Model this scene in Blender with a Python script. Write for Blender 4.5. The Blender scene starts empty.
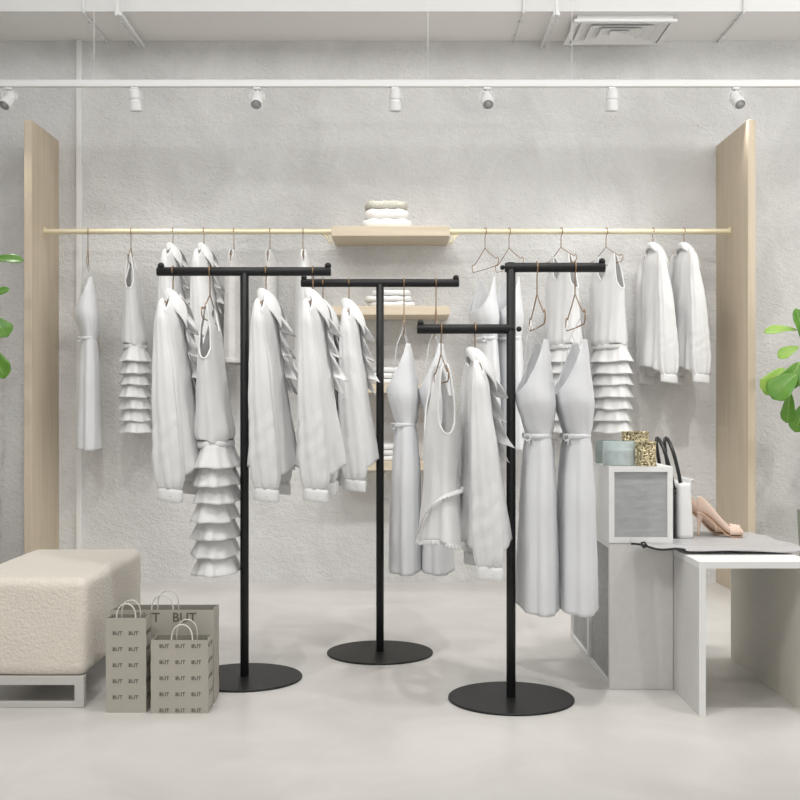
import bpy, bmesh, math, random
from math import sin, cos, pi, radians, exp
from mathutils import Vector, Matrix, noise
random.seed(7)
SC = bpy.context.scene
COL = SC.collection

# ------------------------------------------------------------------ camera
CAMH, FPX = 1.05, 1111.1
cam_d = bpy.data.cameras.new('camera')
cam_d.lens = 50; cam_d.sensor_width = 36; cam_d.shift_y = 0.01
cam_d.clip_start = 0.05; cam_d.clip_end = 60
cam = bpy.data.objects.new('camera', cam_d); COL.objects.link(cam)
cam.location = (0, 0, CAMH); cam.rotation_euler = (pi/2, 0, 0)
SC.camera = cam
# ------------------------------------------------------------------ world, lights, exposure
w = bpy.data.worlds.new('world'); SC.world = w; w.use_nodes = True
w.node_tree.nodes['Background'].inputs[0].default_value = (1.0, 0.99, 0.97, 1)
w.node_tree.nodes['Background'].inputs[1].default_value = 0.5
vs = SC.view_settings
vs.view_transform = 'Standard'; vs.look = 'None'; vs.gamma = 1.0; vs.use_curve_mapping = False
vs.exposure = -0.10

def area(name, loc, target, power, sx, sy, col=(1, 1, 1), spread=180):
    l = bpy.data.lights.new(name, 'AREA'); l.shape = 'RECTANGLE'; l.size = sx; l.size_y = sy
    l.energy = power; l.color = col; l.spread = radians(spread)
    o = bpy.data.objects.new(name, l); COL.objects.link(o); o.location = loc
    o.rotation_euler = (Vector(target) - Vector(loc)).to_track_quat('-Z', 'Y').to_euler()
    return o
def spot(name, loc, target, power, ang=70, blend=0.6, rad=0.04, col=(1, 1, 1)):
    l = bpy.data.lights.new(name, 'SPOT'); l.energy = power; l.spot_size = radians(ang); l.spot_blend = blend
    l.shadow_soft_size = rad; l.color = col
    o = bpy.data.objects.new(name, l); COL.objects.link(o); o.location = loc
    o.rotation_euler = (Vector(target) - Vector(loc)).to_track_quat('-Z', 'Y').to_euler()
    return o
# added front fill and wall wash, daylight from the right, ceiling panel and ceiling spots
area('front_fill_light', (1.0, -1.8, 1.5), (0, 6, 2.2), 52, 4.5, 2.4, (1.0, 0.99, 0.98))  # added fill from behind the camera, tilted up to brighten the soffit
area('side_window_daylight', (3.40, 4.6, 2.1), (0, 5.4, 1.2), 44, 3.0, 2.4, (1.0, 0.99, 0.965))
area('ceiling_panel_light', (0.2, 2.4, 3.66), (0.2, 2.6, 0), 14, 4.0, 2.2, (1.0, 0.99, 0.975))
area('wall_wash_fill', (0.6, 4.9, 3.68), (0.6, 6.7, 1.2), 58, 6.4, 0.8, (1.0, 0.99, 0.98))  # unseen fill light added to brighten the back wall
for lx, ly, tx, ty, pw in ((-1.9, 1.4, -0.8, 4.6, 105), (-0.9, 3.0, -0.8, 5.0, 80), (0.4, 3.2, 0.2, 5.0, 90), (1.7, 3.1, 1.6, 5.2, 100), (-0.3, 1.0, 0.6, 4.3, 72)):
    spot('ceiling_spotlight', (lx, ly, 3.6), (tx, ty, 0.4), pw, 82, 0.6, 0.022, (1.0, 0.985, 0.955))

# ------------------------------------------------------------------ helpers
def P(px, py, d):
    return Vector(((px-400)/FPX*d, d, CAMH-(py-408)/FPX*d))

def link(o): COL.objects.link(o); return o
def thing(name, label, cat, loc=(0, 0, 0), rz=0, group=None):
    o = bpy.data.objects.new(name, None); link(o); o.empty_display_size = 0.05
    o.location = loc; o.rotation_euler = (0, 0, rz); o['label'] = label; o['category'] = cat
    if group: o['group'] = group
    return o
def tag(o, label, cat, group=None):
    o['label'] = label; o['category'] = cat
    if group: o['group'] = group
    return o
def obj(name, bm, mat, parent=None, smooth=False, mods=()):
    me = bpy.data.meshes.new(name)
    bmesh.ops.recalc_face_normals(bm, faces=bm.faces)
    bm.to_mesh(me); bm.free()
    me.materials.append(mat)
    if smooth:
        for p in me.polygons: p.use_smooth = True
    o = bpy.data.objects.new(name, me); link(o)
    if parent: o.parent = parent
    for m in mods:
        if m[0] == 'bevel':
            b = o.modifiers.new('bevel', 'BEVEL'); b.width = m[1]; b.segments = m[2]; b.limit_method = 'ANGLE'
        elif m[0] == 'solid':
            b = o.modifiers.new('solid', 'SOLIDIFY'); b.thickness = m[1]; b.offset = 0
        elif m[0] == 'sub':
            b = o.modifiers.new('sub', 'SUBSURF'); b.levels = b.render_levels = m[1]
    return o
def struct(name, bm, mat, **k):
    o = obj(name, bm, mat, **k); o['kind'] = 'structure'; return o
def copy_tree(o, parent=None):
    c = o.copy(); COL.objects.link(c)
    if parent: c.parent = parent
    for ch in list(o.children): copy_tree(ch, c)
    return c
def box(bm, x0, x1, y0, y1, z0, z1):
    v = [bm.verts.new((x, y, z)) for z in (z0, z1) for x, y in ((x0, y0), (x1, y0), (x1, y1), (x0, y1))]
    for f in ((0, 1, 2, 3), (4, 5, 6, 7), (0, 1, 5, 4), (1, 2, 6, 5), (2, 3, 7, 6), (3, 0, 4, 7)):
        bm.faces.new([v[i] for i in f])
def B(*a):
    bm = bmesh.new(); box(bm, *a); return bm
def grid(bm, pts, closed_u=False):
    """pts[j][i] -> quads"""
    rows = [[bm.verts.new(p) for p in r] for r in pts]
    n = len(rows[0])
    for j in range(len(rows)-1):
        for i in range(n if closed_u else n-1):
            k = (i+1) % n
            bm.faces.new((rows[j][i], rows[j][k], rows[j+1][k], rows[j+1][i]))
    return rows
def tube(bm, path, r, seg=8, caps=True, closed=False):
    path = [Vector(p) for p in path]
    rr = r if isinstance(r, (list, tuple)) else [r]*len(path)
    rows = []; n = len(path); up = None
    for i, p in enumerate(path):
        a = path[(i-1) % n] if (closed or i) else p
        b = path[(i+1) % n] if (closed or i < n-1) else p
        t = (b-a).normalized()
        if up is None: up = t.orthogonal().normalized()
        u = (up - t*up.dot(t)).normalized(); up = u; v = t.cross(u)
        rows.append([p+(u*cos(2*pi*k/seg)+v*sin(2*pi*k/seg))*rr[i] for k in range(seg)])
    if closed: rows.append(rows[0])
    R = grid(bm, rows, True)
    if caps and not closed:
        bm.faces.new(R[0][::-1]); bm.faces.new(R[-1])
    if closed: bmesh.ops.remove_doubles(bm, verts=bm.verts, dist=1e-6)
def lathe(bm, prof, c=(0, 0, 0), seg=48, M=None):
    rows = []
    for r, z in prof:
        rows.append([Vector((c[0]+r*cos(2*pi*k/seg), c[1]+r*sin(2*pi*k/seg), c[2]+z)) for k in range(seg)])
    if M: rows = [[M @ p for p in r] for r in rows]
    R = grid(bm, rows, True)
    if prof[0][0] > 1e-5: bm.faces.new(R[0][::-1])
    if prof[-1][0] > 1e-5: bm.faces.new(R[-1])
    bmesh.ops.remove_doubles(bm, verts=bm.verts, dist=1e-6)
def interp(tab, z):
    """smooth table lookup, tab sorted by key (either direction)"""
    if tab[0][0] > tab[-1][0]: tab = tab[::-1]
    if z <= tab[0][0]: return tab[0][1]
    if z >= tab[-1][0]: return tab[-1][1]
    for (a, va), (b, vb) in zip(tab, tab[1:]):
        if a <= z <= b:
            t = (z-a)/(b-a); t = t*t*(3-2*t)*0.5 + t*0.5
            return va+(vb-va)*t

# ------------------------------------------------------------------ materials
def mat(name, col, rough=0.6, metal=0.0, bump=None, mottle=None, trans=0, sheen=0, spec=0.5, coords='Object', alpha=None):
    m = bpy.data.materials.new(name); m.use_nodes = True
    nt = m.node_tree; N = nt.nodes; L = nt.links; b = N['Principled BSDF']
    b.inputs['Base Color'].default_value = (*col, 1); b.inputs['Roughness'].default_value = rough
    b.inputs['Metallic'].default_value = metal; b.inputs['Specular IOR Level'].default_value = spec
    if trans: b.inputs['Transmission Weight'].default_value = trans
    if sheen: b.inputs['Sheen Weight'].default_value = sheen; b.inputs['Sheen Roughness'].default_value = 0.5
    tc = N.new('ShaderNodeTexCoord')
    def nz(scale, detail=5, rough_=0.55, stretch=None, dist=0):
        t = N.new('ShaderNodeTexNoise'); t.inputs['Scale'].default_value = scale; t.inputs['Detail'].default_value = detail
        t.inputs['Roughness'].default_value = rough_; t.inputs['Distortion'].default_value = dist
        mp = N.new('ShaderNodeMapping'); L.new(tc.outputs[coords], mp.inputs[0]); L.new(mp.outputs[0], t.inputs[0])
        if stretch: mp.inputs['Scale'].default_value = stretch
        return t
    if mottle:   # (scale, amount, col2, stretch)
        t = nz(mottle[0], 6, 0.6, mottle[3] if len(mottle) > 3 else None, mottle[4] if len(mottle) > 4 else 0)
        r = N.new('ShaderNodeValToRGB'); r.color_ramp.elements[0].position = 0.5-mottle[1]; r.color_ramp.elements[1].position = 0.5+mottle[1]
        r.color_ramp.elements[0].color = (*mottle[2], 1); r.color_ramp.elements[1].color = (*col, 1)
        L.new(t.outputs[0], r.inputs[0]); L.new(r.outputs[0], b.inputs['Base Color'])
    if bump:     # list of (scale, strength, distance, stretch)
        prev = None
        for s in bump:
            t = nz(s[0], 4, 0.6, s[3] if len(s) > 3 else None)
            bp = N.new('ShaderNodeBump'); bp.inputs['Strength'].default_value = s[1]; bp.inputs['Distance'].default_value = s[2]
            L.new(t.outputs[0], bp.inputs['Height'])
            if prev: L.new(prev.outputs[0], bp.inputs['Normal'])
            prev = bp
        L.new(prev.outputs[0], b.inputs['Normal'])
    return m

M_floor = mat('polished_concrete', (0.72, 0.70, 0.675), 0.32, spec=0.45, mottle=(2.3, 0.16, (0.64, 0.62, 0.595), (1, 1, 1), 0.8), bump=[(60, 0.03, 0.002), (4, 0.05, 0.004)])
M_wall = mat('rough_plaster', (0.81, 0.806, 0.80), 0.85, spec=0.2, mottle=(2.4, 0.15, (0.70, 0.695, 0.69), (1, 1, 0.8), 0.9),
             bump=[(32, 0.7, 0.014, (1, 1, 1.3)), (7, 0.35, 0.02), (80, 0.8, 0.008)])
M_plain = mat('painted_plaster', (0.80, 0.80, 0.79), 0.8, spec=0.2)
M_soffit = mat('soffit_paint', (0.86, 0.85, 0.83), 0.8, spec=0.2)
M_white = mat('white_lacquer', (0.82, 0.82, 0.815), 0.35)
M_frame = mat('white_board', (0.84, 0.84, 0.83), 0.5)
M_cubemat = mat('off_white_textured_board', (0.72, 0.71, 0.695), 0.6, mottle=(30, 0.3, (0.66, 0.65, 0.64)), bump=[(150, 0.15, 0.002)])
M_inner = mat('beige_board', (0.80, 0.775, 0.695), 0.6, mottle=(25, 0.3, (0.75, 0.725, 0.645)))
M_greyp = mat('brushed_grey_panel', (0.47, 0.48, 0.485), 0.6, mottle=(14, 0.25, (0.34, 0.345, 0.35), (1, 1, 4)), bump=[(80, 0.3, 0.002)])
M_black = mat('matt_black_steel', (0.014, 0.014, 0.015), 0.45, spec=0.3, bump=[(300, 0.03, 0.001)])
M_gold = mat('brushed_brass', (0.84, 0.76, 0.55), 0.4, 0.4)
M_copper = mat('copper_wire', (0.34, 0.21, 0.11), 0.38, 0.5)
M_steel = mat('painted_metal_frame', (0.62, 0.61, 0.59), 0.4, 0.25)
def wood(name, c1, c2):
    m = mat(name, c1, 0.55, mottle=(5.0, 0.24, c2, (9, 9, 0.35), 0.3), bump=[(22, 0.12, 0.002, (6, 6, 0.3))])
    return m
M_wood = wood('pale_oak', (0.67, 0.575, 0.445), (0.55, 0.46, 0.345))
M_shelfwood = mat('pale_oak_shelf', (0.69, 0.60, 0.465), 0.55, mottle=(5.0, 0.24, (0.60, 0.51, 0.385), (0.5, 9, 9), 0.3))
def cloth(name, col, s=1.0, tr=0.16):
    m = mat(name, col, 0.85, sheen=0.25, spec=0.15, bump=[(420, 0.25*s, 0.0015), (16, 0.35*s, 0.006, (1.6, 1.6, 0.7))])
    nt = m.node_tree; N = nt.nodes; L = nt.links; b = N['Principled BSDF']; out = N['Material Output']
    t = N.new('ShaderNodeBsdfTranslucent'); t.inputs[0].default_value = (*col, 1)
    mx = N.new('ShaderNodeMixShader'); mx.inputs[0].default_value = tr
    L.new(b.outputs[0], mx.inputs[1]); L.new(t.outputs[0], mx.inputs[2]); L.new(mx.outputs[0], out.inputs[0])
    return m
M_cloth = cloth('white_cotton', (0.90, 0.90, 0.90))
M_satin = cloth('silvery_white_satin', (0.79, 0.80, 0.82), 0.5, 0.10)
M_linen = cloth('white_linen', (0.89, 0.89, 0.89), 2.2, 0.14)
M_crinkle = cloth('crinkled_cotton', (0.83, 0.83, 0.825), 3.0, 0.2)
M_knit = mat('knitted_white_wool', (0.82, 0.81, 0.79), 0.9, sheen=0.3, bump=[(130, 1.0, 0.012), (60, 0.5, 0.008)])
M_towel = mat('white_terry', (0.83, 0.825, 0.81), 0.95, sheen=0.3, bump=[(220, 0.5, 0.004), (20, 0.2, 0.01)])
M_beigeknit = mat('beige_ribbed_knit', (0.74, 0.71, 0.63), 0.95, mottle=(160, 0.08, (0.55, 0.53, 0.46)), bump=[(160, 1.0, 0.01)])
M_boucle = mat('cream_boucle', (0.86, 0.80, 0.71), 0.95, sheen=0.4, mottle=(90, 0.3, (0.80, 0.74, 0.65)), bump=[(85, 0.75, 0.010), (200, 0.4, 0.004)])
M_paper = mat('taupe_paper', (0.47, 0.445, 0.39), 0.7, mottle=(12, 0.3, (0.44, 0.415, 0.365)))
M_paperin = mat('taupe_paper_inside', (0.30, 0.285, 0.245), 0.75)
M_ink = mat('dark_ink', (0.13, 0.12, 0.10), 0.7)
M_cord = mat('paper_cord', (0.74, 0.72, 0.67), 0.8)
M_greycloth = mat('grey_satin_cloth', (0.46, 0.45, 0.455), 0.36, sheen=0.2, bump=[(14, 0.3, 0.01), (300, 0.1, 0.001)])
M_blackleather = mat('black_leather', (0.012, 0.012, 0.012), 0.35, bump=[(200, 0.2, 0.001)])
M_whiteleather = mat('white_leather', (0.82, 0.82, 0.82), 0.4, bump=[(160, 0.15, 0.001)])
M_nude = mat('nude_leather', (0.76, 0.58, 0.47), 0.4, bump=[(70, 0.15, 0.002)])
M_sole = mat('tan_sole', (0.55, 0.37, 0.24), 0.5)
M_lens = mat('lamp_lens', (0.42, 0.42, 0.43), 0.4, 0.0)
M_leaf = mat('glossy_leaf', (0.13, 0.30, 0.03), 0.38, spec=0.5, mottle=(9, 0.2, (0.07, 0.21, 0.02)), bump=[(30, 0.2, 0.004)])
M_leafl = mat('lit_leaf', (0.36, 0.53, 0.10), 0.4, spec=0.5, mottle=(9, 0.2, (0.18, 0.40, 0.05)), bump=[(30, 0.2, 0.004)])
M_vein = mat('leaf_vein', (0.42, 0.58, 0.22), 0.5)
M_bark = mat('thin_bark', (0.20, 0.14, 0.09), 0.8, bump=[(60, 0.6, 0.004)])
M_pot = mat('grey_green_planter', (0.30, 0.33, 0.27), 0.6)
M_soil = mat('soil', (0.06, 0.045, 0.035), 0.95, bump=[(80, 1, 0.01)])
M_teal = mat('frosted_teal_glass', (0.84, 0.92, 0.92), 0.15, trans=0.5, mottle=(22, 0.2, (0.72, 0.83, 0.82)))
M_greyglass = mat('grey_green_glass', (0.42, 0.50, 0.47), 0.15, trans=0.4)
def gold_lace():
    m = mat('hammered_gold', (0.60, 0.47, 0.22), 0.35, 0.8)
    nt = m.node_tree; N = nt.nodes; L = nt.links; b = N['Principled BSDF']
    tc = N.new('ShaderNodeTexCoord'); v = N.new('ShaderNodeTexVoronoi'); v.inputs['Scale'].default_value = 105
    L.new(tc.outputs['Object'], v.inputs['Vector'])
    r = N.new('ShaderNodeValToRGB'); r.color_ramp.elements[0].position = 0.25; r.color_ramp.elements[1].position = 0.5
    r.color_ramp.elements[0].color = (0.13, 0.10, 0.045, 1); r.color_ramp.elements[1].color = (0.72, 0.62, 0.40, 1)
    L.new(v.outputs['Distance'], r.inputs[0]); L.new(r.outputs[0], b.inputs['Base Color'])
    bp = N.new('ShaderNodeBump'); bp.inputs['Strength'].default_value = 1; bp.inputs['Distance'].default_value = 0.01
    L.new(v.outputs['Distance'], bp.inputs['Height']); L.new(bp.outputs[0], b.inputs['Normal'])
    return m
M_goldlace = gold_lace()

# ------------------------------------------------------------------ room shell
WY = 6.70; ZS = 3.263; YS = 6.22; ZC = 3.75; XL, XR, YB = -3.5, 3.5, -3.0
struct('floor', B(XL, XR, YB, WY, -0.08, 0.0), M_floor)
struct('wall_back', B(XL-.12, XR+.12, WY, WY+.12, 0, ZC+.1), M_wall)
struct('wall_left', B(XL-.12, XL, YB, WY, 0, ZC+.1), M_plain)
struct('wall_right', B(XR, XR+.12, YB, WY, 0, ZC+.1), M_plain)
struct('wall_front', B(XL-.12, XR+.12, YB-.12, YB, 0, ZC+.1), M_plain)
struct('ceiling', B(XL-.12, XR+.12, YB-.12, WY, ZC, ZC+.1), M_plain)
struct('ceiling_soffit', B(XL, XR, YS, WY-.001, ZS, ZC), M_soffit)
# bright fascia of the soffit is plain white paint
struct('trim_1', B(XL, XR, YS-.02, YS, ZS, ZC), M_plain)
struct('trim_2', B(-1.945, -1.912, WY-.03, WY, 0, ZS), M_frame, mods=(('bevel', .003, 2),))

# conduits and cable trays on the soffit
def conduit(xw, label, lean=0):
    bm = bmesh.new(); r = .007
    tube(bm, [(xw+lean, YS-.03, ZC), (xw+lean, YS-.03, ZS+.01), (xw+lean, YS-.022, ZS-.006), (xw+lean, YS+.0, ZS-.009), (xw, WY-.004, ZS-.009)], r, 8)
    for y in (YS+.12, YS+.36): box(bm, xw-.012, xw+.012, y, y+.012, ZS-.018, ZS)
    return tag(obj('ceiling_conduit', bm, M_white, smooth=False), label, 'pipe', 'thin conduits on the ceiling soffit')
conduit(-1.765, 'thin white conduit bending over the ceiling edge, leftmost of the three')
conduit(.690, 'thin white conduit over the ceiling edge, just left of the right-hand slotted tray')
conduit(1.918, 'thin white conduit over the ceiling edge, to the right of the air vent')
def tray(xw, label):
    t = thing('cable_tray', label, 'cable tray', (xw, YS-.09, 3.215), 0, 'slotted trays on the ceiling soffit')
    L0 = WY-YS+.088; bm = bmesh.new()
    box(bm, -.019, -.013, 0, L0, 0, .022); box(bm, .013, .019, 0, L0, 0, .022)
    n = 15
    for i in range(n+1):
        y = i*(L0-.012)/n; box(bm, -.013, .013, y, y+.012, .002, .006)
    obj('tray_rail', bm, M_white, t)
    bm = bmesh.new(); box(bm, -.007, .007, -.014, -.002, 0, ZC-3.215-.001); box(bm, -.019, .019, -.002, 0, 0, .022)
    obj('drop_channel', bm, M_white, t, mods=(('bevel', .002, 1),))
    for y in (.14, .42):
        obj('hanger_rod', B(-.004, .004, y, y+.008, .0061, ZS-3.215), M_white, t)
tray(-1.555, 'white slotted cable tray under the ceiling edge at upper left')
tray(.865, 'white slotted cable tray under the ceiling edge beside the air vent')
# air vent
t = thing('air_vent', 'white square ceiling air diffuser with nested slanted louvres', 'vent', (1.268, 6.44, ZS-.026))
bm = bmesh.new()
X, Y, W_ = .29, .205, .03
for (x0, x1, y0, y1) in ((-X, X, -Y, -Y+W_), (-X, X, Y-W_, Y), (-X, -X+W_, -Y+W_, Y-W_), (X-W_, X, -Y+W_, Y-W_)):
    box(bm, x0, x1, y0, y1, -.018, -.002)
obj('vent_frame', bm, M_white, t, mods=(('bevel', .003, 1),))
for k in range(4):
    f = 1-.22*(k+.7); g = f-.12
    x1, y1 = (X)*f, (Y)*f; x0, y0 = X*g, Y*g
    bm = bmesh.new()
    o_ = [(-x1, -y1), (x1, -y1), (x1, y1), (-x1, y1)]; i_ = [(-x0, -y0), (x0, -y0), (x0, y0), (-x0, y0)]
    va = [bm.verts.new((a, b, -.020)) for a, b in o_]; vb = [bm.verts.new((a, b, -.004)) for a, b in i_]
    vc = [bm.verts.new((a, b, -.016)) for a, b in o_]; vd = [bm.verts.new((a, b, -.001)) for a, b in i_]
    for i in range(4):
        j = (i+1) % 4
        bm.faces.new((va[i], va[j], vb[j], vb[i])); bm.faces.new((vc[i], vc[j], vd[j], vd[i]))
        bm.faces.new((va[i], va[j], vc[j], vc[i])); bm.faces.new((vb[i], vb[j], vd[j], vd[i]))
    obj('louvre', bm, M_white, t)
obj('backing_plate', B(-X+.02, X-.02, -Y+.02, Y-.02, -.0025, .0255), M_plain, t)

# ------------------------------------------------------------------ lighting track
TD = 6.14; TZ = CAMH+(408-83.8)/FPX*TD
t = thing('track_rail', 'long white ceiling lighting track hung on thin wires across the wall', 'light track', (0, TD, TZ))
obj('rail', B(XL+.02, .365, -.017, .017, -.019, .019), M_white, t, mods=(('bevel', .002, 1),))
obj('rail', B(.368, XR-.02, -.017, .017, -.019, .019), M_white, t, mods=(('bevel', .002, 1),))
obj('rail_joiner', B(.352, .381, -.019, .019, -.021, .021), M_white, t)
for px in (94, 428, 572):
    bm = bmesh.new(); x = (px-400)/FPX*TD
    tube(bm, [(x, 0, .019), (x, 0, ZC-TZ)], .0016, 6); obj('suspension_wire', bm, M_white, t)
def track_lamp(px, aim, label):
    x = (px-400)/FPX*TD
    t = thing('track_spotlight', label, 'spotlight', (x, TD, TZ-.0195), 0, 'white track spotlights'); t.scale = (1.15,)*3
    bm = bmesh.new(); box(bm, -.018, .018, -.013, .013, -.012, -.0003); obj('track_adapter', bm, M_white, t, mods=(('bevel', .002, 1),))
    bm = bmesh.new()
    # yoke: fork both sides of the head
    tube(bm, [(0, 0, -.010), (0, 0, -.022)], .005, 8)
    tube(bm, [(-.034, 0, -.058), (-.034, 0, -.030), (-.026, 0, -.022), (.026, 0, -.022), (.034, 0, -.030), (.034, 0, -.058)], .0035, 8)
    obj('yoke', bm, M_white, t)
    a = Vector(aim).normalized()
    R = Vector((0, 0, -1)).rotation_difference(a).to_matrix().to_4x4()
    M = Matrix.Translation((0, 0, -.058)) @ R
    bm = bmesh.new()   # head: back can, waist groove, front can (local -z = beam)
    lathe(bm, [(.0, .046), (.020, .046), (.026, .040), (.028, .004), (.024, .0), (.024, -.006), (.029, -.010), (.030, -.050), (.028, -.056), (.025, -.056), (.024, -.046), (.0, -.046)], seg=28, M=M)
    obj('lamp_head', bm, M_white, t, smooth=False, mods=(('bevel', .0015, 2),))
    bm = bmesh.new(); lathe(bm, [(.0, -.0465), (.019, -.0465), (.022, -.050), (.0235, -.053)], seg=24, M=M); obj('lens', bm, M_lens, t, smooth=True)
    bm = bmesh.new(); lathe(bm, [(.0, -.049), (.007, -.0485), (.008, -.047)], seg=16, M=M); obj('lamp_bulb', bm, M_white, t, smooth=True)
    p = Vector((x, TD, TZ-.0195)) + (M @ Vector((0, 0, -.062)))*1.16
    spot('track_spotlight_beam', p, p+a*.5+Vector((-.22 if px > 700 else 0, .12, -.6)), 14.0, 100, 0.9, 0.025, (1.0, .975, .93)).parent = None
LAMPS = [(9, (-.25, -.75, -.85), 'white track spotlight at the far left end of the track'),
         (135, (.05, .15, -1), 'white track spotlight pointing down, second from the left'),
         (257, (.02, -.8, -.75), 'white track spotlight facing forward left of the fabric shelf, third from left'),
         (395, (0, .15, -1), 'white track spotlight pointing down, right above the folded stack shelf'),
         (487, (.05, -.8, -.75), 'white track spotlight facing forward just right of the track joint'),
         (612, (0, .15, -1), 'white track spotlight pointing down below the air vent'),
         (736, (.15, -.8, -.75), 'white track spotlight above the right wooden panel')]
for l in LAMPS: track_lamp(*l)

# ------------------------------------------------------------------ oak side panels, brass rail, shelves
GD = 6.42; GZ = CAMH+(408-231.5)/FPX*GD
tag(obj('wooden_panel', B(-2.10, -2.056, 6.207, WY-.001, 0, 2.66), M_wood, mods=(('bevel', .002, 2),)), 'tall pale oak side panel at the left end of the brass rail', 'panel', 'pale oak side panels')
tag(obj('wooden_panel', B(1.906, 1.948, 6.085, WY-.001, 0, 2.63), M_wood, mods=(('bevel', .002, 2),)), 'tall pale oak side panel at the right end of the brass rail', 'panel', 'pale oak side panels')
SX0, SX1, SD = -.390, .283, 6.32
def rail(x0, x1, xb, label):
    t = thing('clothes_rail', label, 'clothes rail', (0, GD, GZ), 0, 'brass wall rails')
    bm = bmesh.new(); tube(bm, [(x0, 0, 0), (x1, 0, 0)], .0165, 20); obj('rod', bm, M_gold, t, smooth=False, mods=())
    s = 1 if xb < 0 else -1
    bm = bmesh.new()
    e = x1 if s > 0 else x0
    for q in (0, .02):
        tube(bm, [(e-s*(.055-q), -.0, -.017), (e-s*(.035-q), -.01, -.03), (e-s*(.02-q), -.012, -.062), (e-s*(.0035), -.012, -.07)], .006, 8)
    obj('bracket', bm, M_gold, t, smooth=True)
    w_ = x0 if s > 0 else x1
    bm = bmesh.new(); lathe(bm, [(.0, 0), (.027, 0), (.027, .006), (.0, .006)], seg=24, M=Matrix.Translation((w_+s*.0005, 0, 0)) @ Matrix.Rotation(s*pi/2, 4, 'Y'))
    obj('end_flange', bm, M_gold, t)
rail(-2.0555, SX0-.001, SX0, 'long brass clothes rail from left oak panel to the centre shelf')
rail(SX1+.001, 1.9055, SX1, 'long brass clothes rail from the centre shelf to right oak panel')
SZ = [2.085, 1.63, 1.187, .745]
SL = ['pale oak wall shelf at rail height carrying the topmost folded stack',
      'pale oak wall shelf just behind the middle black rack bar',
      'pale oak wall shelf, third from the top, behind the middle rack post',
      'pale oak wall shelf, lowest of the four']
for z, l in zip(SZ, SL):
    th = .056 if z > 2 else .050
    tag(obj('wall_shelf', B(SX0, SX1, SD, WY-.0005, z-th, z), M_shelfwood, mods=(('bevel', .002, 2),)), l, 'shelf', 'oak wall shelves')

def folded(name, m, cx, cy, z, w, d, h, seed, label, cat, group, folds=1):
    """folded textile: stacked rounded plies joined by a fold at the front-left edge"""
    rnd = random.Random(seed); bm = bmesh.new()
    ph = h/folds
    for k in range(folds):
        rows = []; nn = 44; ex = 3.6
        ww = w*(1-.04*rnd.random()); dd = d*(1-.05*rnd.random()); ox = rnd.uniform(-.006, .006)
        prof = [(.0, 0), (.6, 0.0), (.93, .02), (.985, .2), (1, .5), (.985, .8), (.93, .97), (.6, 1.02), (0, 1.03)]
        for f, g in prof:
            r = []
            for i in range(nn):
                a = 2*pi*i/nn; c, s = cos(a), sin(a)
                x = math.copysign(abs(c)**(2/ex), c)*ww/2*f; y = math.copysign(abs(s)**(2/ex), s)*dd/2*f
                zz = k*ph+ph*g*1.0 + (.0035*sin(7*x/w*pi+seed+k)*f if .1 < g < .99 else 0)*(h/.05)
                r.append(Vector((cx+ox+x, cy+y, z+.0003+max(0, zz) if k or g > 0 else z+.0003)))
            rows.append(r)
        grid(bm, rows, True)
    bmesh.ops.remove_doubles(bm, verts=bm.verts, dist=1e-6)
    return tag(obj(name, bm, m, smooth=True), label, cat, group)
G = 'folded textiles on the wall shelves'
cx = (387-400)/FPX*6.45
folded('folded_towel', M_towel, cx-.004, 6.47, SZ[0], .29, .22, .052, 1, 'white folded towel at the bottom of the top shelf stack', 'folded towel', G)
folded('folded_towel', M_towel, cx+.004, 6.47, SZ[0]+.053, .27, .21, .055, 2, 'white folded towel in the middle of the top shelf stack', 'folded towel', G)
folded('folded_sweater', M_beigeknit, cx-.003, 6.47, SZ[0]+.11, .25, .20, .046, 3, 'beige ribbed knit folded on top of the top shelf stack', 'folded sweater', G)
cx2 = (391-400)/FPX*6.45
for si, (nm, cxx) in enumerate((('second shelf', cx2-.005), ('third shelf', cx2+.0), ('lowest shelf', cx2-.01))):
    for k, pos in enumerate(('bottom', 'middle', 'topmost')):
        folded('folded_shirt', M_cloth, cxx+(.012, -.015, .004)[k], 6.47, SZ[si+1]+k*.033, (.275, .28, .235)[k], .22, .031, 10+si*5+k,
               'white folded garment, %s of the stack on the %s' % (pos, nm), 'folded garment', G)

# ------------------------------------------------------------------ black T racks
def rack(name_label, px, d, bars, ztop, R, knobs):
    x = (px-400)/FPX*d
    t = thing('clothes_rack', name_label, 'clothes rack', (x, d, 0), 0, 'black standing racks')
    bm = bmesh.new(); lathe(bm, [(0, 0.0003), (R-.001, .0003), (R, .002), (R, .006), (R-.002, .008), (0, .009)], seg=96)
    obj('round_base', bm, M_black, t, smooth=False)
    bm = bmesh.new(); tube(bm, [(0, 0, .008), (0, 0, ztop)], .0165, 28); obj('post', bm, M_black, t, smooth=False, mods=(('bevel', .002, 1),))
    for (xa, xb, z) in bars:
        bm = bmesh.new(); tube(bm, [(xa-x, 0, z), (xb-x, 0, z)], .0175, 24); obj('bar', bm, M_black, t, mods=(('bevel', .002, 1),))
    for (kx, kz, rr) in knobs:
        bm = bmesh.new(); bmesh.ops.create_uvsphere(bm, u_segments=20, v_segments=12, radius=rr, matrix=Matrix.Translation((kx-x, 0, kz)))
        obj('end_knob', bm, M_black, t, smooth=True)
    for o in t.children:
        if o.name.startswith(('post', 'bar')):
            for p in o.data.polygons:
                if len(p.vertices) == 4: p.use_smooth = True
    return t
DL, DM, DR = 4.32, 4.76, 4.01
def X(px, d): return (px-400)/FPX*d
def Z(py, d): return CAMH-(py-408)/FPX*d
ZL, ZM, ZR, ZN = Z(271.5, DL), Z(283, DM), Z(267.5, DR), Z(329, DR)
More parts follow.
